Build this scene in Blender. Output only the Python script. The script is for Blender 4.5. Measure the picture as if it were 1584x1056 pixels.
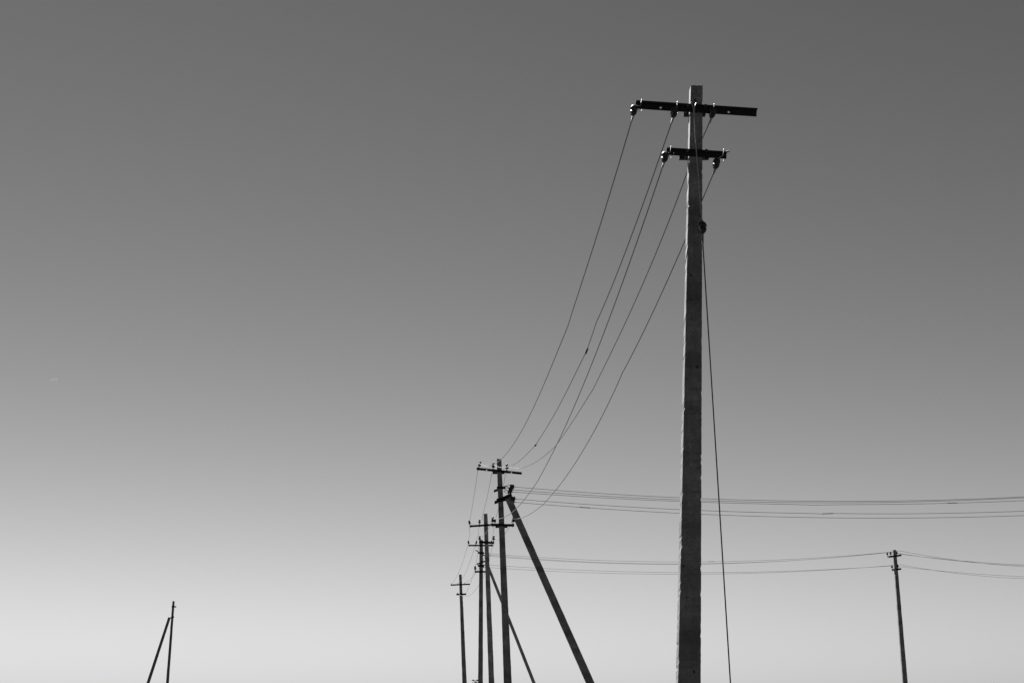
import bpy, bmesh, math, random
from mathutils import Vector, Matrix
random.seed(7)
for o in list(bpy.data.objects): bpy.data.objects.remove(o, do_unlink=True)
SC = bpy.context.scene
COL = SC.collection
R = math.radians

# ------------------------------------------------------------ camera, sky, sun, exposure
cam = bpy.data.objects.new('camera', bpy.data.cameras.new('camera'))
COL.objects.link(cam)
cam.location = (0, 0, 1.6)
cam.rotation_euler = (R(90 + 14.04), 0, 0)
cam.data.lens = 50.0; cam.data.sensor_width = 36.0
cam.data.clip_start = 0.1; cam.data.clip_end = 20000
SC.camera = cam

SUN_EL, SUN_AZ = 48, -22            # sun ahead and to the left
world = bpy.data.worlds.new('World'); SC.world = world; world.use_nodes = True
nt = world.node_tree
bg = nt.nodes['Background']; bg.inputs['Strength'].default_value = 0.05
sky = nt.nodes.new('ShaderNodeTexSky'); sky.sky_type = 'NISHITA'; sky.sun_disc = False
sky.sun_elevation = R(SUN_EL); sky.sun_rotation = R(SUN_AZ)
sky.air_density = 2.2; sky.dust_density = 0.05; sky.ozone_density = 1.0
sep = nt.nodes.new('ShaderNodeSeparateColor')          # black-and-white film behind a red filter
nt.links.new(sky.outputs[0], sep.inputs[0])
def wmath(op, a, v):
    n = nt.nodes.new('ShaderNodeMath'); n.operation = op
    nt.links.new(a, n.inputs[0]); n.inputs[1].default_value = v
    return n.outputs[0]
v = wmath('MULTIPLY', sep.outputs[0], 0.1)
v = wmath('POWER', v, 1.58)
v = wmath('MULTIPLY', v, 2.1)
nt.links.new(v, bg.inputs['Color'])

sl = bpy.data.lights.new('sun', 'SUN'); sl.energy = 5.0; sl.angle = R(0.5); sl.color = (1, 1, 1)
sun = bpy.data.objects.new('sun', sl); COL.objects.link(sun)
LS = Vector((math.sin(R(SUN_AZ)) * math.cos(R(SUN_EL)), math.cos(R(SUN_AZ)) * math.cos(R(SUN_EL)), math.sin(R(SUN_EL))))
sun.rotation_euler = LS.to_track_quat('Z', 'Y').to_euler()
sun.location = (-20, 20, 40)

vs = SC.view_settings
vs.view_transform = 'Standard'; vs.look = 'None'; vs.gamma = 1; vs.use_curve_mapping = False
vs.exposure = 2.3

# ------------------------------------------------------------ materials
def new_mat(name):
    m = bpy.data.materials.new(name); m.use_nodes = True
    return m, m.node_tree, m.node_tree.nodes['Principled BSDF']
def ramp(t, fac, stops):
    n = t.nodes.new('ShaderNodeValToRGB'); t.links.new(fac, n.inputs[0])
    e = n.color_ramp.elements
    while len(e) < len(stops): e.new(0.5)
    for k, (p, c) in enumerate(stops): e[k].position = p; e[k].color = (c, c, c, 1)
    return n.outputs[0]
def noise(t, vec, scale, detail=4, rough=0.6):
    n = t.nodes.new('ShaderNodeTexNoise'); n.inputs['Scale'].default_value = scale
    n.inputs['Detail'].default_value = detail; n.inputs['Roughness'].default_value = rough
    t.links.new(vec, n.inputs['Vector']); return n.outputs['Fac']
def mulc(t, a, b):
    n = t.nodes.new('ShaderNodeMix'); n.data_type = 'RGBA'; n.blend_type = 'MULTIPLY'; n.inputs[0].default_value = 1
    t.links.new(a, n.inputs[6]); t.links.new(b, n.inputs[7]); return n.outputs[2]
def concrete(name, base):
    m, t, b = new_mat(name)
    tc = t.nodes.new('ShaderNodeTexCoord'); ob = tc.outputs['Object']
    mp = t.nodes.new('ShaderNodeMapping'); mp.inputs['Scale'].default_value = (1, 1, 0.12); t.links.new(ob, mp.inputs[0])
    blot = ramp(t, noise(t, ob, 5, 6, 0.65), [(0.25, base * 0.55), (0.5, base * 0.95), (0.75, base * 1.5)])
    streak = ramp(t, noise(t, mp.outputs[0], 28, 4, 0.6), [(0.3, 0.75), (0.65, 1.0)])
    grit = ramp(t, noise(t, ob, 95, 3, 0.7), [(0.34, 0.55), (0.5, 0.95), (0.72, 1.25)])
    vo = t.nodes.new('ShaderNodeTexVoronoi'); vo.inputs['Scale'].default_value = 22; t.links.new(ob, vo.inputs['Vector'])
    sp2 = t.nodes.new('ShaderNodeSeparateXYZ'); t.links.new(ob, sp2.inputs[0])
    wv = t.nodes.new('ShaderNodeTexNoise'); wv.noise_dimensions = '1D'; wv.inputs['Scale'].default_value = 2.6; wv.inputs['Detail'].default_value = 5
    t.links.new(sp2.outputs['Z'], wv.inputs['W'])
    band = ramp(t, wv.outputs['Fac'], [(0.36, 0.7), (0.46, 1.0), (0.62, 1.2)])
    big = t.nodes.new('ShaderNodeTexVoronoi'); big.inputs['Scale'].default_value = 6.5; t.links.new(ob, big.inputs['Vector'])
    hole = ramp(t, big.outputs['Distance'], [(0.07, 0.2), (0.12, 1.0)])
    pit = ramp(t, vo.outputs['Distance'], [(0.05, 0.35), (0.13, 1.0)])
    c = mulc(t, mulc(t, mulc(t, mulc(t, mulc(t, blot, streak), grit), pit), band), hole)
    t.links.new(c, b.inputs['Base Color'])
    b.inputs['Roughness'].default_value = 0.62
    b.inputs['Specular IOR Level'].default_value = 0.35
    bp = t.nodes.new('ShaderNodeBump'); bp.inputs['Strength'].default_value = 0.5; bp.inputs['Distance'].default_value = 0.006
    t.links.new(noise(t, ob, 60, 5, 0.7), bp.inputs['Height']); t.links.new(bp.outputs[0], b.inputs['Normal'])
    return m
def plain(name, base, rough, metal=0.0, spec=0.5, var=0.3, scale=30):
    m, t, b = new_mat(name)
    tc = t.nodes.new('ShaderNodeTexCoord')
    c = ramp(t, noise(t, tc.outputs['Object'], scale), [(0.3, base * (1 - var)), (0.7, base * (1 + var))])
    t.links.new(c, b.inputs['Base Color'])
    b.inputs['Roughness'].default_value = rough; b.inputs['Metallic'].default_value = metal
    b.inputs['Specular IOR Level'].default_value = spec
    return m
M_CONC = concrete('grey_concrete', 0.115)
M_CONC_B = concrete('mid_concrete', 0.13)
M_CONC_C = concrete('pale_concrete', 0.19)
M_CONC_D = concrete('dark_concrete', 0.075)
M_STEEL = plain('rusty_dark_steel', 0.010, 0.8, 0.0, 0.12)
M_BOLT = plain('bolt_steel', 0.03, 0.6, 0.0, 0.4)
M_PORC = plain('brown_porcelain', 0.016, 0.5, 0.0, 0.15, 0.15)
M_WIRE = plain('weathered_wire', 0.03, 0.3, 0.0, 0.75, 0.2)
M_TIE = plain('bare_aluminium', 0.22, 0.5, 0.3, 0.5, 0.2)
M_GROUND = None

# ------------------------------------------------------------ helpers
class MB:
    """collects shapes in world metres, links them as one mesh"""
    def __init__(s): s.v = []; s.f = []; s.smooth = []
    def add(s, vs_, fs, smooth=False):
        o = len(s.v); s.v += [Vector(p) for p in vs_]
        s.f += [tuple(i + o for i in f) for f in fs]; s.smooth += [smooth] * len(fs)
    def box(s, c, half, ax=None):
        ax = ax or (Vector((1, 0, 0)), Vector((0, 1, 0)), Vector((0, 0, 1)))
        c = Vector(c)
        vs_ = [c + ax[0] * half[0] * i + ax[1] * half[1] * j + ax[2] * half[2] * k for i in (-1, 1) for j in (-1, 1) for k in (-1, 1)]
        s.add(vs_, [(0, 1, 3, 2), (4, 6, 7, 5), (0, 4, 5, 1), (2, 3, 7, 6), (0, 2, 6, 4), (1, 5, 7, 3)])
    def tube(s, pts, r, n=6, caps=True):
        pts = [Vector(p) for p in pts]; vs_ = []; fs = []
        rs = r if isinstance(r, (list, tuple)) else [r] * len(pts)
        prev = None
        for i, p in enumerate(pts):
            t = (pts[min(i + 1, len(pts) - 1)] - pts[max(i - 1, 0)]).normalized()
            if prev is None:
                a = t.orthogonal().normalized()
            else:
                a = prev - t * prev.dot(t)
                a = a.normalized() if a.length > 1e-6 else t.orthogonal().normalized()
            prev = a; b = t.cross(a)
            for k in range(n):
                g = 2 * math.pi * k / n; vs_.append(p + (a * math.cos(g) + b * math.sin(g)) * rs[i])
        for i in range(len(pts) - 1):
            for k in range(n):
                fs.append((i * n + k, i * n + (k + 1) % n, (i + 1) * n + (k + 1) % n, (i + 1) * n + k))
        s.add(vs_, fs, True)
        if caps:                                     # end caps keep their own flat normals
            s.add(vs_[:n], [tuple(range(n - 1, -1, -1))]); s.add(vs_[-n:], [tuple(range(n))])
    def lathe(s, p0, axis, prof, n=14):
        p0 = Vector(p0); axis = Vector(axis).normalized(); a = axis.orthogonal().normalized(); b = axis.cross(a)
        vs_ = []; fs = []
        for r, h in prof:
            for k in range(n):
                g = 2 * math.pi * k / n; vs_.append(p0 + axis * h + (a * math.cos(g) + b * math.sin(g)) * r)
        for i in range(len(prof) - 1):
            for k in range(n):
                fs.append((i * n + k, i * n + (k + 1) % n, (i + 1) * n + (k + 1) % n, (i + 1) * n + k))
        s.add(vs_, fs, True)
        s.add(vs_[:n], [tuple(range(n - 1, -1, -1))]); s.add(vs_[-n:], [tuple(range(n))])
    def build(s, name, mat, parent=None, origin=(0, 0, 0), bevel=0):
        me = bpy.data.meshes.new(name); o_ = Vector(origin)
        me.from_pydata([p - o_ for p in s.v], [], s.f); me.update()
        me.polygons.foreach_set('use_smooth', s.smooth)
        me.materials.append(mat)
        o = bpy.data.objects.new(name, me); COL.objects.link(o)
        if parent: o.parent = parent
        else: o.location = o_
        if bevel:
            md = o.modifiers.new('b', 'BEVEL'); md.width = bevel; md.segments = 1
        return o
def tag(o, label=None, cat=None, group=None, kind=None):
    for k, val in (('label', label), ('category', cat), ('group', group), ('kind', kind)):
        if val: o[k] = val
    return o
def empty(name, loc):
    o = bpy.data.objects.new(name, None); COL.objects.link(o); o.location = loc; o.empty_display_size = 0.2
    return o

# ------------------------------------------------------------ setting: the ground
def build_ground():
    m, t, b = new_mat('dry_grass_field')
    tc = t.nodes.new('ShaderNodeTexCoord')
    c1 = ramp(t, noise(t, tc.outputs['Object'], 0.06, 6), [(0.3, 0.035), (0.7, 0.06)])
    c2 = ramp(t, noise(t, tc.outputs['Object'], 9, 6, 0.7), [(0.3, 0.6), (0.7, 1.1)])
    t.links.new(mulc(t, c1, c2), b.inputs['Base Color']); b.inputs['Roughness'].default_value = 0.95
    b.inputs['Specular IOR Level'].default_value = 0.1
    bp = t.nodes.new('ShaderNodeBump'); bp.inputs['Strength'].default_value = 0.6; bp.inputs['Distance'].default_value = 0.06
    t.links.new(noise(t, tc.outputs['Object'], 14, 6, 0.7), bp.inputs['Height']); t.links.new(bp.outputs[0], b.inputs['Normal'])
    bm = bmesh.new()
    rings = [0, 3, 6, 10, 15, 22, 32, 45, 65, 95, 140, 220, 400, 900, 2500, 8000]; n = 64
    c = bm.verts.new((0, 0, 0)); prev = None
    for i, r in enumerate(rings[1:]):
        cur = [bm.verts.new((r * math.cos(2 * math.pi * k / n), 40 + r * math.sin(2 * math.pi * k / n), -random.random() * 0.05)) for k in range(n)]
        if prev is None:
            c.co = (0, 40, 0)
            for k in range(n): bm.faces.new((c, cur[k], cur[(k + 1) % n]))
        else:
            for k in range(n): bm.faces.new((prev[k], cur[k], cur[(k + 1) % n], prev[(k + 1) % n]))
        prev = cur
    me = bpy.data.meshes.new('ground'); bm.to_mesh(me); bm.free()
    me.materials.append(m)
    o = bpy.data.objects.new('ground', me); COL.objects.link(o); tag(o, kind='structure')
build_ground()

# ------------------------------------------------------------ concrete poles
def bar(x0, y, kx, z0, z1, wt, wb, dt, db, step, rough, chip, cham=0.012, taper_len=None):
    """tapered rectangular concrete bar whose axis leans by kx metres per metre of height"""
    mb = MB(); n = max(2, int((z1 - z0) / step)); vs_ = []; fs = []
    for i in range(n + 1):
        f = i / n; z = z0 + (z1 - z0) * f
        w = (wb + (wt - wb) * f) / 2; d = (db + (dt - db) * f) / 2
        cs = [(-w + cham, -d), (w - cham, -d), (w, -d + cham), (w, d - cham), (w - cham, d), (-w + cham, d), (-w, d - cham), (-w, -d + cham)]
        for j, (a, b) in enumerate(cs):
            e = rough
            ca = chip if random.random() < 0.13 else 0
            sx = (-1 if a > 0 else 1); sy = (-1 if b > 0 else 1)
            vs_.append((x0 + kx * z + a + random.uniform(-e, e) + sx * ca * random.random(), y + b + random.uniform(-e, e) + sy * ca * random.random(),
                        z + (random.uniform(-0.5, 0.5) * step * 0.6 if 0 < i < n else random.uniform(-1.6, 0.3) * chip)))
    for i in range(n):
        for k in range(8):
            fs.append((i * 8 + k, i * 8 + (k + 1) % 8, (i + 1) * 8 + (k + 1) % 8, (i + 1) * 8 + k))
    fs.append(tuple(range(7, -1, -1))); fs.append(tuple(n * 8 + k for k in range(8)))
    mb.add(vs_, fs)
    return mb
def strut_bar(p_top, p_bot, w, d, step, rough):
    """slanted brace between two points, a bar of rectangular section"""
    p0, p1 = Vector(p_bot), Vector(p_top); t = (p1 - p0); L = t.length; t.normalize()
    ay = Vector((0, 1, 0)); ay = (ay - t * ay.dot(t)).normalized(); ax = ay.cross(t)
    mb = MB(); n = int(L / step); c = 0.012; vs_ = []; fs = []
    for i in range(n + 1):
        f = i / n; k = 1.12 - 0.24 * f; hw, hd = w / 2 * k, d / 2 * k
        p = p0 + t * (L * f)
        for a, b in [(-hw + c, -hd), (hw - c, -hd), (hw, -hd + c), (hw, hd - c), (hw - c, hd), (-hw + c, hd), (-hw, hd - c), (-hw, -hd + c)]:
            vs_.append(p + ax * (a + random.uniform(-rough, rough)) + ay * (b + random.uniform(-rough, rough)))
    for i in range(n):
        for k in range(8):
            fs.append((i * 8 + k, i * 8 + (k + 1) % 8, (i + 1) * 8 + (k + 1) % 8, (i + 1) * 8 + k))
    fs.append(tuple(range(7, -1, -1))); fs.append(tuple(n * 8 + k for k in range(8)))
    mb.add(vs_, fs)
    return mb
def angle_arm(p0, p1, h=0.072, th=0.008, flange=0.07, holes=(), side=-1, top=True):
    """steel angle from p0 to p1 (top edge): an upright flange with real bolt holes and a flat one along its top"""
    p0, p1 = Vector(p0), Vector(p1); L = (p1 - p0).length; u = (p1 - p0).normalized()
    nrm = u.cross(Vector((0, 0, 1))).normalized()          # towards the camera for arms running left to right
    w = nrm.cross(u).normalized()
    if w.z < 0: w = -w
    mb = MB()
    def P(a, b, c): return p0 + u * a + w * b + nrm * c     # a along, b up (0 top .. -h), c out
    def seg(a0, a1):
        if a1 - a0 < 1e-5: return
        mb.add([P(a0, -h, 0), P(a1, -h, 0), P(a1, 0, 0), P(a0, 0, 0), P(a0, -h, th), P(a1, -h, th), P(a1, 0, th), P(a0, 0, th)],
               [(0, 3, 2, 1), (4, 5, 6, 7), (0, 1, 5, 4), (2, 3, 7, 6), (0, 4, 7, 3), (1, 2, 6, 5)])
    a = 0
    for hc, r in sorted(holes):
        s = h / 2
        seg(a, hc - s); N = 16
        out_, inn = [], []
        for k in range(N):
            g = 2 * math.pi * k / N; cx, cy = math.cos(g), math.sin(g); q = s / max(abs(cx), abs(cy))
            out_.append((hc + cx * q, -h / 2 + cy * q)); inn.append((hc + cx * r, -h * 0.55 + cy * r))
        vs_ = [P(x, y, 0) for x, y in out_] + [P(x, y, 0) for x, y in inn] + [P(x, y, th) for x, y in out_] + [P(x, y, th) for x, y in inn]
        fs = []
        for k in range(N):
            j = (k + 1) % N
            fs += [(k, N + k, N + j, j), (2 * N + k, 2 * N + j, 3 * N + j, 3 * N + k), (N + k, 3 * N + k, 3 * N + j, N + j), (k, j, 2 * N + j, 2 * N + k)]
        mb.add(vs_, fs); a = hc + s
    seg(a, L)
    c = p0 + u * (L / 2) + w * (th / 2 + 0.0005) + nrm * (flange / 2)
    mb.box(c, (L / 2 + 0.002, flange / 2, th / 2), (u, nrm, w))
    return mb
def through_bolts(root, parent, xs, z, y0, y1, base, r=0.009):
    for x in xs:
        mb = MB(); mb.tube([(x, y0, z), (x, y1, z)], r, 8)
        mb.lathe((x, y0 - 0.012, z), (0, 1, 0), [(0.017, 0), (0.017, 0.014)], 6)
        mb.lathe((x, y1 - 0.002, z), (0, 1, 0), [(0.017, 0), (0.017, 0.014)], 6)
        mb.build('bolt', M_BOLT, parent, base)
# one pin insulator of glazed porcelain, shared by all the cross-arms
INS_MESH = {}
def pin_insulator(parent, base, foot, tilt=(0, 0), s=1.0):
    if not INS_MESH:
        mb = MB(); mb.lathe((0, 0, 0.055), (0, 0, 1), [(0.026, 0), (0.052, 0.004), (0.056, 0.02), (0.050, 0.045), (0.040, 0.055), (0.041, 0.066), (0.046, 0.074), (0.046, 0.092), (0.037, 0.098), (0.036, 0.112), (0.040, 0.120), (0.036, 0.138), (0.018, 0.146)], 16)
        o = mb.build('insulator', M_PORC); INS_MESH['body'] = o.data; bpy.data.objects.remove(o)
        mb = MB(); mb.tube([(0, 0, -0.10), (0, 0, 0.06)], 0.011, 8); mb.lathe((0, 0, -0.002), (0, 0, 1), [(0.024, 0), (0.024, 0.016)], 6)
        o = mb.build('pin', M_BOLT); INS_MESH['pin'] = o.data; bpy.data.objects.remove(o)
    o = bpy.data.objects.new('insulator', INS_MESH['body']); COL.objects.link(o); o.parent = parent
    o.location = Vector(foot) - Vector(base); o.rotation_euler = (R(tilt[0]), R(tilt[1]), 0); o.scale = (s * 0.82, s * 0.82, s * 0.92)
    p = bpy.data.objects.new('pin', INS_MESH['pin']); COL.objects.link(p); p.parent = o
    return o
def pole(name, x0, y, kx, H, wt, wb, dt, db, mat, label, step=0.25, rough=0.003, chip=0.006):
    root = empty(name, (x0, y, 0))
    tag(root, label, 'utility pole', 'concrete utility poles')
    base = (x0, y, 0)
    bar(x0, y, kx, -0.3, H, wt, wb, dt, db, step, rough, chip).build('shaft', mat, root, base)
    root['_w'] = 0
    del root['_w']
    return root, base
def ax(x0, kx, z): return x0 + kx * z

# --- the tall pole in front
P1X, P1Y, P1K = 1.587, 13.8, 0.0434
p1, b1 = pole('utility_pole', P1X, P1Y, P1K, 7.785, 0.124, 0.244, 0.16, 0.235, M_CONC,
              'tall grey concrete pole nearest the camera with two black crossarms, rough sunlit left edge', step=0.03, rough=0.0012, chip=0.007)
# drilled holes in the head of the shaft
shaft = [c for c in p1.children if c.name.startswith('shaft')][0]
cut = MB()
for (hx, hz, hr) in ((1.916, 7.715, 0.0105), (1.905, 7.615, 0.013)):
    cut.lathe((hx, P1Y - 0.3, hz), (0, 1, 0), [(hr, 0), (hr, 0.33)], 10)
co = cut.build('cutter', M_CONC); co.location = (0, 0, 0)
co.location = (-P1X, -P1Y, 0); shaft.parent = None
bo = shaft.modifiers.new('holes', 'BOOLEAN'); bo.operation = 'DIFFERENCE'; bo.object = co; bo.solver = 'EXACT'
dg = bpy.context.evaluated_depsgraph_get()
nm = bpy.data.meshes.new_from_object(shaft.evaluated_get(dg)); shaft.modifiers.clear(); shaft.data = nm
bpy.data.objects.remove(co); shaft.parent = p1

yf = P1Y - 0.075                        # front face of the shaft near the arms
a = angle_arm((1.282, yf - 0.012, 7.575), (2.537, yf + 0.010, 7.496), 0.063, 0.008, 0.058, [(0.262, 0.0125), (0.968, 0.0125)]).build('crossarm', M_STEEL, p1, b1)
mb = MB(); mb.box((1.915, P1Y + 0.092, 7.55), (0.115, 0.006, 0.03)); mb.box((1.915, P1Y + 0.118, 7.523), (0.115, 0.026, 0.004)); mb.build('clamp', M_STEEL, a, b1)
through_bolts(p1, a, (1.822, 2.002), 7.535, P1Y - 0.11, P1Y + 0.10, b1)
a = angle_arm((1.588, yf - 0.012, 7.058), (2.206, yf + 0.004, 7.020), 0.055, 0.008, 0.050, [(0.075, 0.006)]).build('crossarm', M_STEEL, p1, b1)
mb = MB(); mb.box((1.895, P1Y + 0.095, 7.068), (0.155, 0.006, 0.034)); mb.box((1.895, P1Y + 0.120, 7.04), (0.155, 0.028, 0.004)); mb.build('clamp', M_STEEL, a, b1)
through_bolts(p1, a, (1.800, 1.995), 7.040, P1Y - 0.11, P1Y + 0.11, b1)
mb = MB(); mb.tube([(2.19, yf - 0.03, 7.026), (2.225, yf - 0.03, 7.036), (2.238, yf - 0.03, 7.046)], [0.009, 0.008, 0.004], 6); mb.build('bent_pin', M_BOLT, a, b1)

# --- the braced pole
def side_bracket(parent, base, c, az, half, ins=(), h=0.06):
    u = Vector((math.cos(R(az)), math.sin(R(az)), 0)); c = Vector(c)
    return angle_arm(c - u * half, c + u * half, h, 0.007, 0.06).build('side_bracket', M_STEEL, parent, base)
P2X, P2Y, P2K = -0.029, 37.8, -0.0408
p2, b2 = pole('utility_pole', P2X, P2Y, P2K, 7.80, 0.122, 0.238, 0.13, 0.19, M_CONC_B,
              'concrete pole in the middle propped by a thick slanted brace, two black crossarms', step=0.12, rough=0.002, chip=0.006)
yf2 = P2Y - 0.075
a = angle_arm((-0.945, yf2 - 0.01, 7.548), (0.262, yf2 + 0.02, 7.425), 0.052, 0.008, 0.045, [(0.27, 0.017), (0.94, 0.017)]).build('crossarm', M_STEEL, p2, b2)
mb = MB(); mb.box((-0.36, P2Y + 0.08, 7.44), (0.16, 0.006, 0.03)); mb.build('clamp', M_STEEL, a, b2)
through_bolts(p2, a, (-0.435, -0.25), 7.45, P2Y - 0.11, P2Y + 0.10, b2)
for x, tl in ((-0.885, (0, 14)), (-0.50, (0, 0)), (-0.135, (0, 0))):
    z = 7.548 - (x + 0.945) * 0.102
    pin_insulator(p2, b2, (x, yf2 - 0.035, z + 0.008), tl, 0.95)
a = angle_arm((-0.556, yf2 - 0.01, 6.052), (0.062, yf2, 6.040), 0.055, 0.008, 0.045).build('crossarm', M_STEEL, p2, b2)
mb = MB(); mb.box((-0.28, P2Y + 0.085, 6.0), (0.16, 0.006, 0.03)); mb.build('clamp', M_STEEL, a, b2)
through_bolts(p2, a, (-0.375, -0.175), 6.0, P2Y - 0.11, P2Y + 0.10, b2)
for x, tl in ((-0.508, (0, 0)), (0.022, (0, 8))):
    pin_insulator(p2, b2, (x, yf2 - 0.035, 6.056), tl, 1.0)
side_bracket(p2, b2, (-0.335, P2Y + 0.12, 7.035), 112, 0.42)
side_bracket(p2, b2, (-0.315, P2Y + 0.10, 6.735), 112, 0.42, h=0.08)
mb = MB(); mb.box((-0.295, P2Y - 0.092, 7.02), (0.11, 0.005, 0.03)); mb.build('clamp', M_STEEL, p2, b2)
mb = MB(); mb.box((-0.25, P2Y - 0.095, 6.70), (0.16, 0.006, 0.05), (Vector((0.98, 0, 0.16)).normalized(), Vector((0, 1, 0)), Vector((-0.16, 0, 0.98)).normalized()))
mb.box((-0.12, P2Y - 0.19, 6.765), (0.12, 0.10, 0.035), (Vector((0.9, 0, 0.4)).normalized(), Vector((0, 1, 0)), Vector((-0.4, 0, 0.9)).normalized())); mb.build('clamp', M_STEEL, p2, b2)
strut_bar((-0.135, P2Y - 0.20, 6.80), (2.965, P2Y - 0.30, -0.2), 0.19, 0.17, 0.15, 0.002).build('strut', M_CONC_B, p2, b2)

# --- the plain pole behind it
P3X, P3Y, P3K = -0.645, 52.0, -0.040
p3, b3 = pole('utility_pole', P3X, P3Y, P3K, 8.12, 0.138, 0.225, 0.13, 0.19, M_CONC_C,
              'flat topped pale concrete pole without a brace, just left of the thick braced pole', step=0.25)
yf3 = P3Y - 0.08
angle_arm((-1.54, yf3, 7.672), (-0.440, yf3 + 0.02, 7.745), 0.06, 0.008, 0.05).build('crossarm', M_STEEL, p3, b3)
for x, tl in ((-1.525, (0, -14)), (-1.185, (0, 0)), (-0.62, (0, 0))):
    pin_insulator(p3, b3, (x, yf3 - 0.025, 7.672 + (x + 1.54) * 0.066 + 0.008), tl, 1.0)
angle_arm((-1.20, yf3, 7.105), (-0.645, yf3 + 0.02, 7.075), 0.07, 0.008, 0.05).build('crossarm', M_STEEL, p3, b3)
for x, tl in ((-1.175, (0, 0)), (-0.665, (0, 0))):
    pin_insulator(p3, b3, (x, yf3 - 0.025, 7.10), tl, 1.1)

# --- the pole with the thin brace
P4X, P4Y, P4K = -1.36, 63.0, 0.0006
p4, b4 = pole('utility_pole', P4X, P4Y, P4K, 8.34, 0.15, 0.228, 0.14, 0.19, M_CONC_B,
              'concrete pole whose thin brace slants down to the right behind the two nearer poles', step=0.25)
yf4 = P4Y - 0.08
angle_arm((-1.915, yf4, 8.11), (-0.815, yf4 + 0.02, 8.11), 0.055, 0.008, 0.05).build('crossarm', M_STEEL, p4, b4)
for x, tl in ((-1.90, (0, -8)), (-1.59, (0, 10)), (-0.90, (0, 0))):
    pin_insulator(p4, b4, (x, yf4 - 0.025, 8.118), tl, 1.0)
angle_arm((-1.63, yf4, 6.97), (-1.03, yf4 + 0.02, 6.97), 0.065, 0.008, 0.05).build('crossarm', M_STEEL, p4, b4)
for x, tl in ((-1.60, (0, -6)), (-1.07, (0, 0))):
    pin_insulator(p4, b4, (x, yf4 - 0.025, 6.978), tl, 1.2)
mb = MB(); mb.box((-1.36, P4Y - 0.10, 7.76), (0.13, 0.006, 0.04)); mb.tube([(-1.40, P4Y - 0.09, 7.76), (-1.60, P4Y - 0.12, 7.88)], 0.022, 6); mb.build('side_bracket', M_STEEL, p4, b4)
mb = MB(); mb.tube([(-1.55, P4Y - 0.1, 7.27), (-1.40, P4Y - 0.1, 7.33), (-1.10, P4Y - 0.12, 7.42)], 0.035, 6); mb.box((-1.36, P4Y - 0.10, 7.20), (0.14, 0.006, 0.05)); mb.build('clamp', M_STEEL, p4, b4)
strut_bar((-1.15, P4Y - 0.2, 7.42), (1.91, P4Y - 0.2, -0.2), 0.135, 0.14, 0.3, 0.002).build('strut', M_CONC_C, p4, b4)

# --- the last pole of the row
P5X, P5Y, P5K = -2.355, 76.0, -0.0479
p5, b5 = pole('utility_pole', P5X, P5Y, P5K, 7.91, 0.135, 0.27, 0.13, 0.19, M_CONC_B,
              'farthest and leftmost concrete pole of the row, with two short thin crossarms', step=0.3)
a = angle_arm((-3.24, P5Y - 0.08, 7.375), (-2.225, P5Y - 0.06, 7.425), 0.06, 0.008, 0.05).build('crossarm', M_STEEL, p5, b5)
a2 = angle_arm((-2.93, P5Y - 0.08, 6.90), (-2.41, P5Y - 0.06, 6.915), 0.08, 0.008, 0.05).build('crossarm', M_STEEL, p5, b5)
for x, z, par in ((-3.2, 7.385, a), (-2.86, 7.40, a), (-2.50, 7.42, a), (-2.86, 6.91, a2)):
    mb = MB(); mb.tube([(x, P5Y - 0.10, z - 0.05), (x, P5Y - 0.10, z + 0.05)], 0.018, 6); mb.build('pin', M_TIE, par, b5)
mb = MB(); mb.box((ax(P5X, P5K, 6.72), P5Y, 6.72), (0.095, 0.105, 0.012)); mb.build('band', M_TIE, p5, b5)

# --- the pole on the right and the propped pole on the left
PRX, PRY, PRK = 17.502, 65.0, -0.0153
pr, br = pole('utility_pole', PRX, PRY, PRK, 8.10, 0.14, 0.232, 0.13, 0.19, M_CONC_B,
              'lone slim pole at the right carrying the thin side wires on two short brackets', step=0.25)
def depth_arm(root, base, c, lat, dep, h=0.065):
    c = Vector(c); d = Vector((lat, -dep, 0))
    return angle_arm(c - d, c + d, h, 0.008, 0.05).build('crossarm', M_STEEL, root, base)
a = depth_arm(pr, br, (17.36, PRY - 0.10, 7.84), 0.19, 0.40)
for x, y in ((17.13, PRY + 0.30), (17.235, PRY + 0.12), (17.43, PRY - 0.2)):
    pin_insulator(pr, br, (x, y, 7.85), (0, -5), 1.0)
a = depth_arm(pr, br, (17.40, PRY - 0.10, 7.24), 0.13, 0.30)
for x, y in ((17.27, PRY + 0.16), (17.44, PRY - 0.2)):
    pin_insulator(pr, br, (x, y, 7.25), (0, -5), 1.0)
PLX, PLY, PLK = -23.606, 100.0, 0.0181
pl, bl = pole('utility_pole', PLX, PLY, PLK, 8.08, 0.135, 0.19, 0.12, 0.17, M_CONC_D,
              'lone dark pole at the far left with a brace leaning against its left side', step=0.35)
angle_arm((-23.55, PLY - 0.10, 7.735), (-23.235, PLY - 0.06, 7.715), 0.075, 0.008, 0.05).build('crossarm', M_STEEL, pl, bl)
mb = MB(); mb.tube([(-23.75, PLY - 0.1, 6.86), (-23.57, PLY - 0.12, 6.94), (-23.34, PLY - 0.1, 7.0)], 0.05, 6); mb.build('clamp', M_STEEL, pl, bl)
strut_bar((-23.64, PLY - 0.16, 6.96), (-25.594, PLY - 0.2, -0.2), 0.18, 0.14, 0.4, 0.002).build('strut', M_CONC_D, pl, bl)

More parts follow.
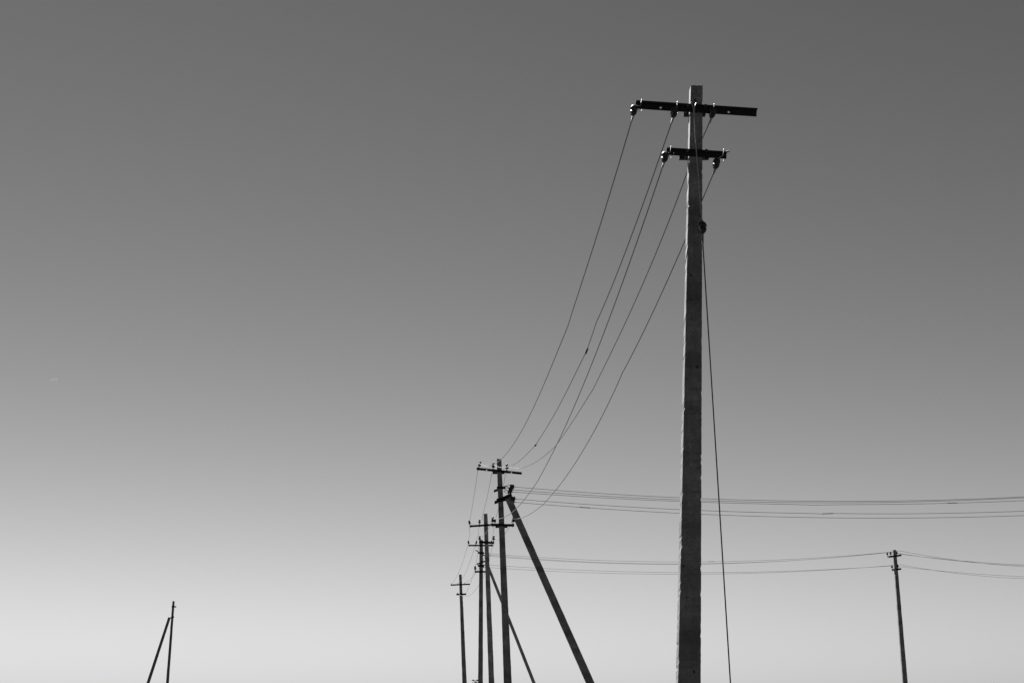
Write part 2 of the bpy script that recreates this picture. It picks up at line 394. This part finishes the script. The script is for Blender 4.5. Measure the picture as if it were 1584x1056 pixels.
# ------------------------------------------------------------ hanging insulators on the tall pole
def hang_insulator(centre, axis, loop, label, s=1.0, tie_dir=None):
    """glazed strain insulator slung by a wire tie (loop) from a cross-arm; axis points towards the line wire"""
    c = Vector(centre); axis = Vector(axis).normalized()
    root = empty('strain_insulator', c); tag(root, label, 'insulator', 'hanging insulators on the tall pole')
    mb = MB(); mb.lathe(c - axis * 0.044 * s, axis, [(0.010 * s, 0), (0.020 * s, 0.003 * s), (0.031 * s, 0.018 * s), (0.033 * s, 0.036 * s), (0.019 * s, 0.041 * s), (0.019 * s, 0.048 * s), (0.031 * s, 0.053 * s), (0.026 * s, 0.074 * s), (0.014 * s, 0.090 * s), (0.008 * s, 0.096 * s)], 8)
    mb.build('porcelain', M_PORC, root, c)
    if loop:
        mb = MB(); mb.tube(loop, 0.0032, 6); mb.build('tie_wire', M_TIE, root, c)
    # twisted grip of wire below the insulator
    body_axis = axis; tip = c + body_axis * 0.05 * s; axis = Vector(tie_dir) if tie_dir else axis
    side = axis.orthogonal().normalized(); oth = axis.cross(side)
    mb = MB(); pts = []
    for k in range(64):
        g = k / 63; pts.append(tip + axis * (-0.005 + 0.085 * g) * s + (side * math.cos(k * 0.9) + oth * math.sin(k * 0.9)) * (0.0085 - 0.002 * g))
    mb.tube(pts, 0.0045, 5)
    ring = [c + body_axis * (0.012 + 0.028 * math.cos(q)) * s + side * 0.036 * s * math.sin(q) for q in [i * math.pi / 8 - math.pi for i in range(17)]]
    mb.tube(ring, 0.0045, 6); mb.build('wire_grip', M_TIE, root, c)
    return c + axis * 0.15 * s
def arm_loop(x, top, dy=0.0, w=0.02, down=None, front=None):
    """closed tie over the arm: up the front, over the flange, down the back and into the insulator"""
    f = yf - 0.085 if front is None else front
    return [down, (x - w * 0.5, f, top - 0.05), (x, f, top + 0.008), (x + w * 0.2, f + 0.03, top + 0.017), (x + w * 0.5, yf + 0.012, top + 0.012), (x + w * 0.6, yf + 0.012, top - 0.08), down]

# ------------------------------------------------------------ wires
def wire_points(A, B, sag, n=60, kinks=(), ease=None):
    A, B = Vector(A), Vector(B); pts = []
    lat = (B - A).cross(Vector((0, 0, 1))).normalized()
    ts = sorted(set([i / n for i in range(n + 1)] + [k[0] for k in kinks]))
    for t in ts:
        p = A.lerp(B, t); p.z -= 4 * sag * t * (1 - t)
        for (t0, dx, dz, w) in kinks:
            f = math.exp(-abs(t - t0) / w) * min(1, t / 0.03, (1 - t) / 0.03); p += lat * dx * f + Vector((0, 0, dz * f))
        pts.append(p)
    return pts
def wire(A, B, sag, label, group, r=0.0055, n=60, kinks=(), extra=(), splices=(), mat=None):
    pts = wire_points(A, B, sag, n, kinks) + [Vector(e) for e in extra]
    mb = MB(); mb.tube(pts, r, 8)
    c = pts[0]
    o = mb.build('overhead_wire', mat or M_WIRE, None, c); tag(o, label, 'wire', group)
    for t0, L in splices:
        i = min(range(len(pts)), key=lambda k: abs(k / (len(pts) - 1) - t0)); i = max(1, min(len(pts) - 2, i))
        d = (pts[i + 1] - pts[i - 1]).normalized(); sd = d.orthogonal().normalized(); ot = d.cross(sd)
        m2 = MB(); hp = [pts[i] + d * (L * (k / 47 - 0.5)) + (sd * math.cos(k * 0.8) + ot * math.sin(k * 0.8)) * (r + 0.004) for k in range(48)]
        m2.tube(hp, 0.005, 5); m2.tube([pts[i] - d * L * 0.45 + sd * r * 2, pts[i] + d * L * 0.45 + sd * r * 2.5], r * 1.1, 6)
        m2.build('splice', M_STEEL, o, c)
    return o
G1 = 'long wires between the tall pole and the braced pole'
YT = P1Y - 0.16
ends = {'1': Vector((-0.885, yf2 - 0.09, 7.665)), '2': Vector((-0.50, yf2 - 0.09, 7.625)), '3': Vector((-0.135, yf2 - 0.09, 7.585)),
        '4': Vector((-0.508, yf2 - 0.09, 6.185)), '5': Vector((0.025, yf2 - 0.09, 6.175))}
def axis_to(c, E, sag):
    c = Vector(c); d = (E - c); L = d.length; d.z -= 4 * sag; return d.normalized()
spec = [('1', (1.256, YT, 7.452), 1.20), ('2', (1.669, YT, 7.428), 1.20), ('3', (2.064, YT, 7.425), 1.16), ('4', (1.562, YT, 6.940), 1.02), ('5', (2.085, YT, 6.868), 0.92)]
ilab = {'1': 'dark insulator hanging at the left tip of the upper crossarm', '2': 'dark insulator hanging under the upper crossarm, just left of the tall pole',
        '3': 'dark insulator hanging under the upper crossarm, just right of the tall pole', '4': 'dark insulator hanging from the left tip of the lower crossarm',
        '5': 'dark insulator hanging low on a tie at the right tip of the lower crossarm'}
loops = {'1': (1.335, 7.575), '2': (1.705, 7.552), '3': (2.085, 7.528), '4': (1.625, 7.060), '5': (2.165, 7.030)}
wl = {'1': 'outermost left wire running from the tip of the upper crossarm down to the braced pole',
      '2': 'spliced wire from under the upper crossarm left of the tall pole to the braced pole',
      '3': 'wire starting right of the tall pole under its upper crossarm and passing behind the pole',
      '4': 'straight steep wire from the left tip of the lower crossarm to the braced pole',
      '5': 'innermost wire from the right tip of the lower crossarm, lowest across the sky'}
kk = {'1': [(0.235, 0.03, 0.02, 0.05)], '2': [(0.22, -0.03, -0.015, 0.035), (0.275, 0.03, 0.02, 0.03), (0.56, 0.0, -0.03, 0.03)], '3': [(0.04, -0.035, 0.0, 0.06), (0.36, 0.03, 0.01, 0.05), (0.58, 0.06, 0.0, 0.12)],
      '4': [(0.53, 0.015, 0.0, 0.05)], '5': [(0.24, -0.04, 0, 0.08), (0.70, 0.02, -0.005, 0.02)]}
sp = {'2': [(0.275, 0.26), (0.57, 0.18)]}
for k, c, sag in spec:
    spec_c = c
    d = axis_to(c, ends[k], sag)
    lx, lt = loops[k]
    cc = Vector(c); knot = cc - d * 0.052
    fr = yf - 0.088
    loop = [knot, (lx - 0.006, fr, lt - 0.06), (lx, fr, lt), (lx + 0.004, fr + 0.02, lt + 0.017), (lx + 0.01, yf + 0.014, lt + 0.014), (lx + 0.012, yf + 0.014, lt - 0.085), (cc + Vector((0.008, 0.03, 0.05)))]
    if k in '14':
        loop = loop[:1] + [(lx - 0.03, fr, lt - 0.062)] + loop[1:] + [knot]
    c = Vector(c) + Vector((0, 0, 0.014)); cc = Vector(c); hd = (d * 0.75 + Vector((0, 0, -0.55))).normalized()     # the slack wire lets it hang
    knot = cc - hd * 0.052; loop = [knot if (Vector(q) - (Vector(spec_c) - d * 0.052)).length < 1e-4 else q for q in loop]
    e = hang_insulator(c, hd, loop, ilab[k], 1.22, d)
    if k == '5':
        hook = MB(); hook.tube([(2.135, yf - 0.03, 6.966), (2.125, yf - 0.05, 6.945), knot], [0.007, 0.008, 0.010], 6)
        hook.build('hook', M_BOLT, [o for o in COL.objects if o.name.startswith('strain_insulator')][-1], c)
    wire(cc + hd * 0.058, ends[k], sag, wl[k], G1, 0.0068, 90, kk[k], (), sp.get(k, ()))

# the wire that drops down the front of the tall pole
gi = Vector((1.918, P1Y - 0.19, 6.185))
c = Vector((1.872, P1Y - 0.17, 7.40))
root = empty('drop_wire', (1.873, 12.217, 0)); ob = (1.873, 12.217, 0)
tag(root, 'dark wire dropping from the insulator beside the tall pole to the ground', 'drop wire')
mb = MB()
mb.tube([(1.842, yf - 0.04, 7.553), (1.850, yf - 0.085, 7.553), (1.866, yf - 0.092, 7.50), (1.872, P1Y - 0.17, 7.42), (1.884, P1Y - 0.175, 6.98), (1.903, P1Y - 0.18, 6.50), (1.910, P1Y - 0.185, 6.32), gi + Vector((-0.004, 0, 0.045))], 0.0052, 8)
mb.tube([(1.915, yf - 0.02, 7.552), (1.902, yf - 0.088, 7.548), (1.882, yf - 0.096, 7.50), (1.873, P1Y - 0.176, 7.41)], 0.0045, 8)
mb.build('sling', M_TIE, root, ob)
mb = MB(); p_ = [gi + Vector((0, -0.01, -0.05))] + [Vector((1.911 - 0.029 * q, 13.58 - 0.98 * q, 6.02 - 4.30 * q + 0.0 )) + Vector((0, 0, 0)) for q in [i / 14 for i in range(15)]] + [Vector((1.873, 12.217, -0.05))]
mb.tube(p_, 0.0062, 8); mb.build('wire', M_WIRE, root, ob)
gr = hang_insulator(gi, (-0.02, -0.12, -0.99), None, 'dark insulator strapped to the right edge of the tall pole below both crossarms', 1.35)
mb = MB(); mb.tube([gi + Vector((-0.045, 0.0, 0.055)), gi + Vector((-0.012, -0.01, 0.10)), gi + Vector((0.03, 0, 0.01)), gi + Vector((0.008, 0, -0.07)), gi + Vector((-0.03, 0.01, -0.02)), gi + Vector((-0.04, 0.03, 0.05))], 0.007, 6)
gx = [o for o in COL.objects if o.name.startswith('strain_insulator')][-1]
mb.build('strap', M_TIE, gx, gi)

# wires further down the row
G2 = 'wires between the poles of the row'
def ins_top(x, y, z): return (x, y, z)
t3 = [(-1.545, yf3 - 0.03, 7.80), (-1.185, yf3 - 0.03, 7.82), (-0.62, yf3 - 0.03, 7.84)]
l3 = [(-1.175, yf3 - 0.03, 7.245), (-0.665, yf3 - 0.03, 7.245)]
t4 = [(-1.91, yf4 - 0.03, 8.24), (-1.58, yf4 - 0.03, 8.24), (-0.90, yf4 - 0.03, 8.24)]
l4 = [(-1.61, yf4 - 0.03, 7.12), (-1.07, yf4 - 0.03, 7.12)]
t5 = [(-3.20, P5Y - 0.1, 7.44), (-2.86, P5Y - 0.1, 7.45), (-2.50, P5Y - 0.1, 7.47)]
l5 = [(-2.86, P5Y - 0.1, 6.96), (-2.42, P5Y - 0.1, 6.96)]
lab23 = ['wire from the left insulator of the braced pole to the next pole behind', 'wire from the second insulator of the braced pole to the next pole behind', 'wire from the third insulator of the braced pole, passing behind its shaft']
for k, (s, kn) in enumerate(((0.06, ()), (0.24, [(0.85, 0.05, -0.03, 0.05)]), (0.12, ()))):
    wire(ends['123'[k]], t3[k], s, lab23[k], G2, 0.006, 40, kn)
wire(ends['4'], l3[0], 0.14, 'short wire from the lower left insulator of the braced pole to the pole behind', G2, 0.006, 40)
wire(ends['5'], l3[1], 0.24, 'short wire from the lower right insulator of the braced pole to the pole behind', G2, 0.006, 40)
for k in range(3):
    wire(t3[k], t4[k], 0.06, 'short wire between the upper crossarms of the plain and thin braced poles, %s' % ('leftmost', 'second', 'third')[k], G2, 0.006, 24, [(0.5, 0.05, 0, 0.1)] if k < 2 else ())
for k in range(2):
    wire(l3[k], l4[k], 0.10, 'short wire between lower crossarms of the plain and the thin braced pole, %s' % ('left one', 'right one')[k], G2, 0.006, 24)
lab45 = ['leftmost thin wire sloping down to the farthest pole of the row', 'second thin wire from the left sloping down to the farthest pole', 'third upper thin wire running to the right end of the farthest pole\'s upper crossarm']
for k in range(3): wire(t4[k], t5[k], 0.34, lab45[k], G2, 0.006, 40)
wire(l4[0], l5[1], 0.12, 'thin wire to the right end of the farthest pole\'s lower crossarm', G2, 0.006, 40)
wire(l4[1], l5[0], 0.62, 'slack thin wire hanging in a curve beside the farthest pole', G2, 0.006, 40)

# ------------------------------------------------------------ side wires leaving the braced pole, with their strain insulators
G3 = 'side wires leaving the braced pole'
side = [((-0.105, 37.42, 7.012), (25, 40.1, 8.2), 0.74), ((-0.145, 37.55, 6.955), (25, 40.3, 8.2), 0.72), ((-0.165, 37.95, 6.955), (25, 40.7, 8.0), 0.64)]
side_l = [((-0.075, 37.40, 6.690), (25, 40.0, 7.6), 0.66), ((-0.10, 37.80, 6.66), (25, 40.5, 7.5), 0.66)]
def shackle(p, d, label):
    p = Vector(p); d = Vector(d).normalized()
    root = empty('strain_insulator', p); tag(root, label, 'insulator', 'strain insulators of the side wires')
    mb = MB(); mb.lathe(p + d * 0.05, d, [(0.03, 0), (0.06, 0.005), (0.066, 0.03), (0.05, 0.05), (0.05, 0.06), (0.066, 0.075), (0.06, 0.105), (0.03, 0.11)], 12); mb.build('porcelain', M_PORC, root, p)
    q = d.orthogonal().normalized(); q = d.cross(Vector((0, 1, 0))).normalized()
    mb = MB(); L = 0.2; mb.tube([p - d * 0.06, p + d * 0.0 + q * 0.03, p + d * 0.07 + q * 0.04, p + d * 0.13 + q * 0.03, p + d * L], 0.006, 6)
    mb.tube([p - d * 0.06, p + d * 0.0 - q * 0.03, p + d * 0.07 - q * 0.04, p + d * 0.13 - q * 0.03, p + d * L], 0.006, 6); mb.build('wire_link', M_STEEL, root, p)
names_u = ['upper side wire leaving the braced pole to the right, topmost of three', 'upper side wire leaving the braced pole to the right, middle of three', 'upper side wire leaving the braced pole to the right, lowest of three']
for k, (A, B, s) in enumerate(side):
    d = axis_to(A, Vector(B), s)
    shackle(Vector(A), d, 'dark strain insulator of the upper side wires beside the braced pole, %s of three' % ('topmost', 'middle', 'lowest')[k])
    wire(Vector(A) + d * 0.19, B, s, names_u[k], G3, 0.0058, 80, [(0.33, 0, -0.02, 0.02)] if k == 2 else (), (), [(0.50, 0.3)] if k == 2 else ())
names_l = ['lower side wire of the braced pole with a dark splice, upper one of its pair', 'lower side wire of the braced pole, lowest one above the right pole']
for k, (A, B, s) in enumerate(side_l):
    d = axis_to(A, Vector(B), s)
    shackle(Vector(A), d, 'dark strain insulator of the lower side wires beside the brace head, %s of the pair' % ('upper', 'lower')[k])
    wire(Vector(A) + d * 0.19, B, s, names_l[k], G3, 0.0058, 80, [(0.3325, 0, -0.02, 0.02), (0.345, 0, 0.02, 0.04)] if k == 0 else (), (), [(0.338, 0.32)] if k == 0 else [(0.075, 0.3)])

G4 = 'thin wires along the right pole'
u4 = [((-1.13, 62.7, 7.72), (17.13, 65.25, 8.02), 0.40), ((-1.13, 62.9, 7.68), (17.235, 65.07, 8.01), 0.46), ((-1.13, 63.1, 7.66), (17.50, 64.5, 8.01), 0.48)]
d4 = [((-1.13, 62.7, 7.225), (17.27, 65.11, 7.40), 0.32), ((-1.13, 63.0, 7.145), (17.50, 64.6, 7.40), 0.36)]
for k, (A, B, s) in enumerate(u4):
    wire(A, B, s, ['upper thin wire reaching the right pole from the left, topmost', 'upper thin wire reaching the right pole from the left, second down', 'upper thin wire reaching the right pole from the left, third down'][k], G4, 0.0055, 60, (), (), [(0.55, 0.3)] if k == 0 else ())
for k, (A, B, s) in enumerate(d4):
    wire(A, B, s, ['lower thin wire reaching the right pole from the left, upper of two', 'lower thin wire reaching the right pole from the left, lower of two'][k], G4, 0.0055, 60)
for k, (y2, z2, s) in enumerate(((69.3, 8.8, 0.8), (69.1, 9.1, 0.98), (68.8, 9.2, 1.14))):
    wire(u4[k][1], (38, y2, z2), s, ['upper thin wire leaving the right pole rightwards, topmost', 'upper thin wire leaving the right pole rightwards, second down', 'upper thin wire leaving the right pole rightwards, third down'][k], G4, 0.0055, 60)
for k, (y2, z2, s) in enumerate(((69.2, 7.8, 0.60), (68.9, 9.2, 1.26))):
    wire(d4[k][1], (38, y2, z2), s, ['lower thin wire leaving the right pole rightwards, upper of two', 'lower thin wire leaving the right pole rightwards, lower of two'][k], G4, 0.0055, 60)
# strain links of the side wires on the thin braced pole
for A, B, s in u4 + d4:
    mb = MB(); mb.tube([(-1.28, P4Y - 0.02, A[2]), Vector(A), Vector(A) + Vector((0.15, 0, 0))], [0.012, 0.03, 0.012], 6)
    mb.build('wire_link', M_BOLT, p4, b4)

# ------------------------------------------------------------ small far things
M_LEAF = plain('dark_leaf', 0.05, 0.6, 0, 0.3, 0.4, 5)
M_BARK = plain('bark', 0.06, 0.9, 0, 0.2, 0.3, 12)
def shrub(x, y, top, label):
    root = empty('shrub', (x, y, 0)); tag(root, label, 'shrub'); b = (x, y, 0)
    st = MB(); lf = MB(); rnd = random.Random(3)
    for k in range(9):
        ang = k * 2.4; rr = 0.0 if k == 0 else rnd.uniform(0.2, 0.6); h = top - 0.04 if k == 0 else (top - 0.1 if k == 3 else rnd.uniform(1.4, top - 0.12))
        pts = [Vector((x + math.cos(ang) * rr * q ** 1.5 + rnd.uniform(-.02, .02), y + math.sin(ang) * rr * q ** 1.5, h * q)) for q in [i / 7 for i in range(8)]]
        st.tube(pts, [0.022 - 0.016 * i / 7 for i in range(8)], 5)
        for i in range(50):
            q = rnd.uniform(0.25, 1); j = min(6, int(q * 7)); p = pts[j].lerp(pts[j + 1], q * 7 - j) if j < 7 else pts[7]
            d = Vector((rnd.gauss(0, 1), rnd.gauss(0, 1), rnd.uniform(-0.5, 0.4))).normalized(); s_ = d.cross(Vector((0, 0, 1))).normalized(); L = rnd.uniform(0.12, 0.2)
            lf.add([p, p + d * L * 0.5 + s_ * L * 0.22, p + d * L - Vector((0, 0, L * 0.25)), p + d * L * 0.5 - s_ * L * 0.22], [(0, 1, 2, 3)])
        for i in range(70 if k in (0, 3) else 0):
            p = pts[7] + Vector((rnd.gauss(0, 0.06), rnd.gauss(0, 0.06), rnd.uniform(-0.16, -0.03))); d = Vector((rnd.gauss(0, 1), rnd.gauss(0, 1), rnd.uniform(-0.4, 0.3))).normalized(); s_ = d.cross(Vector((0, 0, 1))).normalized()
            lf.add([p, p + d * 0.06 + s_ * 0.03 + Vector((0, 0, 0.02)), p + d * 0.13 - Vector((0, 0, 0.03)), p + d * 0.06 - s_ * 0.03 - Vector((0, 0, 0.02))], [(0, 1, 2, 3)])
        for sgn in (-1, 1):
            if k == 0:
                p = pts[7]; d = Vector((sgn, 0, 0.12)); s_ = Vector((0, 1, 0)); L = 0.21
                lf.add([p, p + d * L * 0.5 + s_ * 0.05 + Vector((0, 0, 0.07)), p + d * L - Vector((0, 0, 0.03)), p + d * L * 0.5 - s_ * 0.05 - Vector((0, 0, 0.03))], [(0, 1, 2, 3)])
    st.build('stem', M_BARK, root, b)
    tag(lf.build('foliage', M_LEAF, root, b), kind='stuff')
shrub(-2.03, 80, 2.53, 'dark leafy shrub tip poking up at the bottom edge between two poles of the row')
M_POST = plain('grey_post', 0.12, 0.7)
mb = MB(); mb.tube([(49.38, 150, -0.2), (49.38, 150, 3.02)], 0.06, 10); mb.lathe((49.38, 150, 3.02), (0, 0, 1), [(0.075, 0), (0.075, 0.03), (0.02, 0.05)], 10)
tag(mb.build('post', M_POST, None, (49.38, 150, 0)), 'tiny grey post just showing at the bottom edge, far right', 'post')
M_TRAIL, _t, _b = new_mat('ice_cloud')
_tr = _t.nodes.new('ShaderNodeBsdfTranslucent'); _tr.inputs[0].default_value = (0.36, 0.36, 0.36, 1)
_t.links.new(_tr.outputs[0], _t.nodes['Material Output'].inputs['Surface'])
mb = MB(); p0 = Vector((-998.5, 3000, 666.0)); p1_ = Vector((-980, 3000, 668.6))
mb.tube([p0.lerp(p1_, q) for q in (0, 0.1, 0.3, 0.5, 0.7, 0.9, 1)], [0.1, 0.5, 0.8, 0.7, 0.8, 0.4, 0.1], 8)
tag(mb.build('contrail', M_TRAIL, None, p0), 'tiny short white streak alone in the left sky', 'contrail')
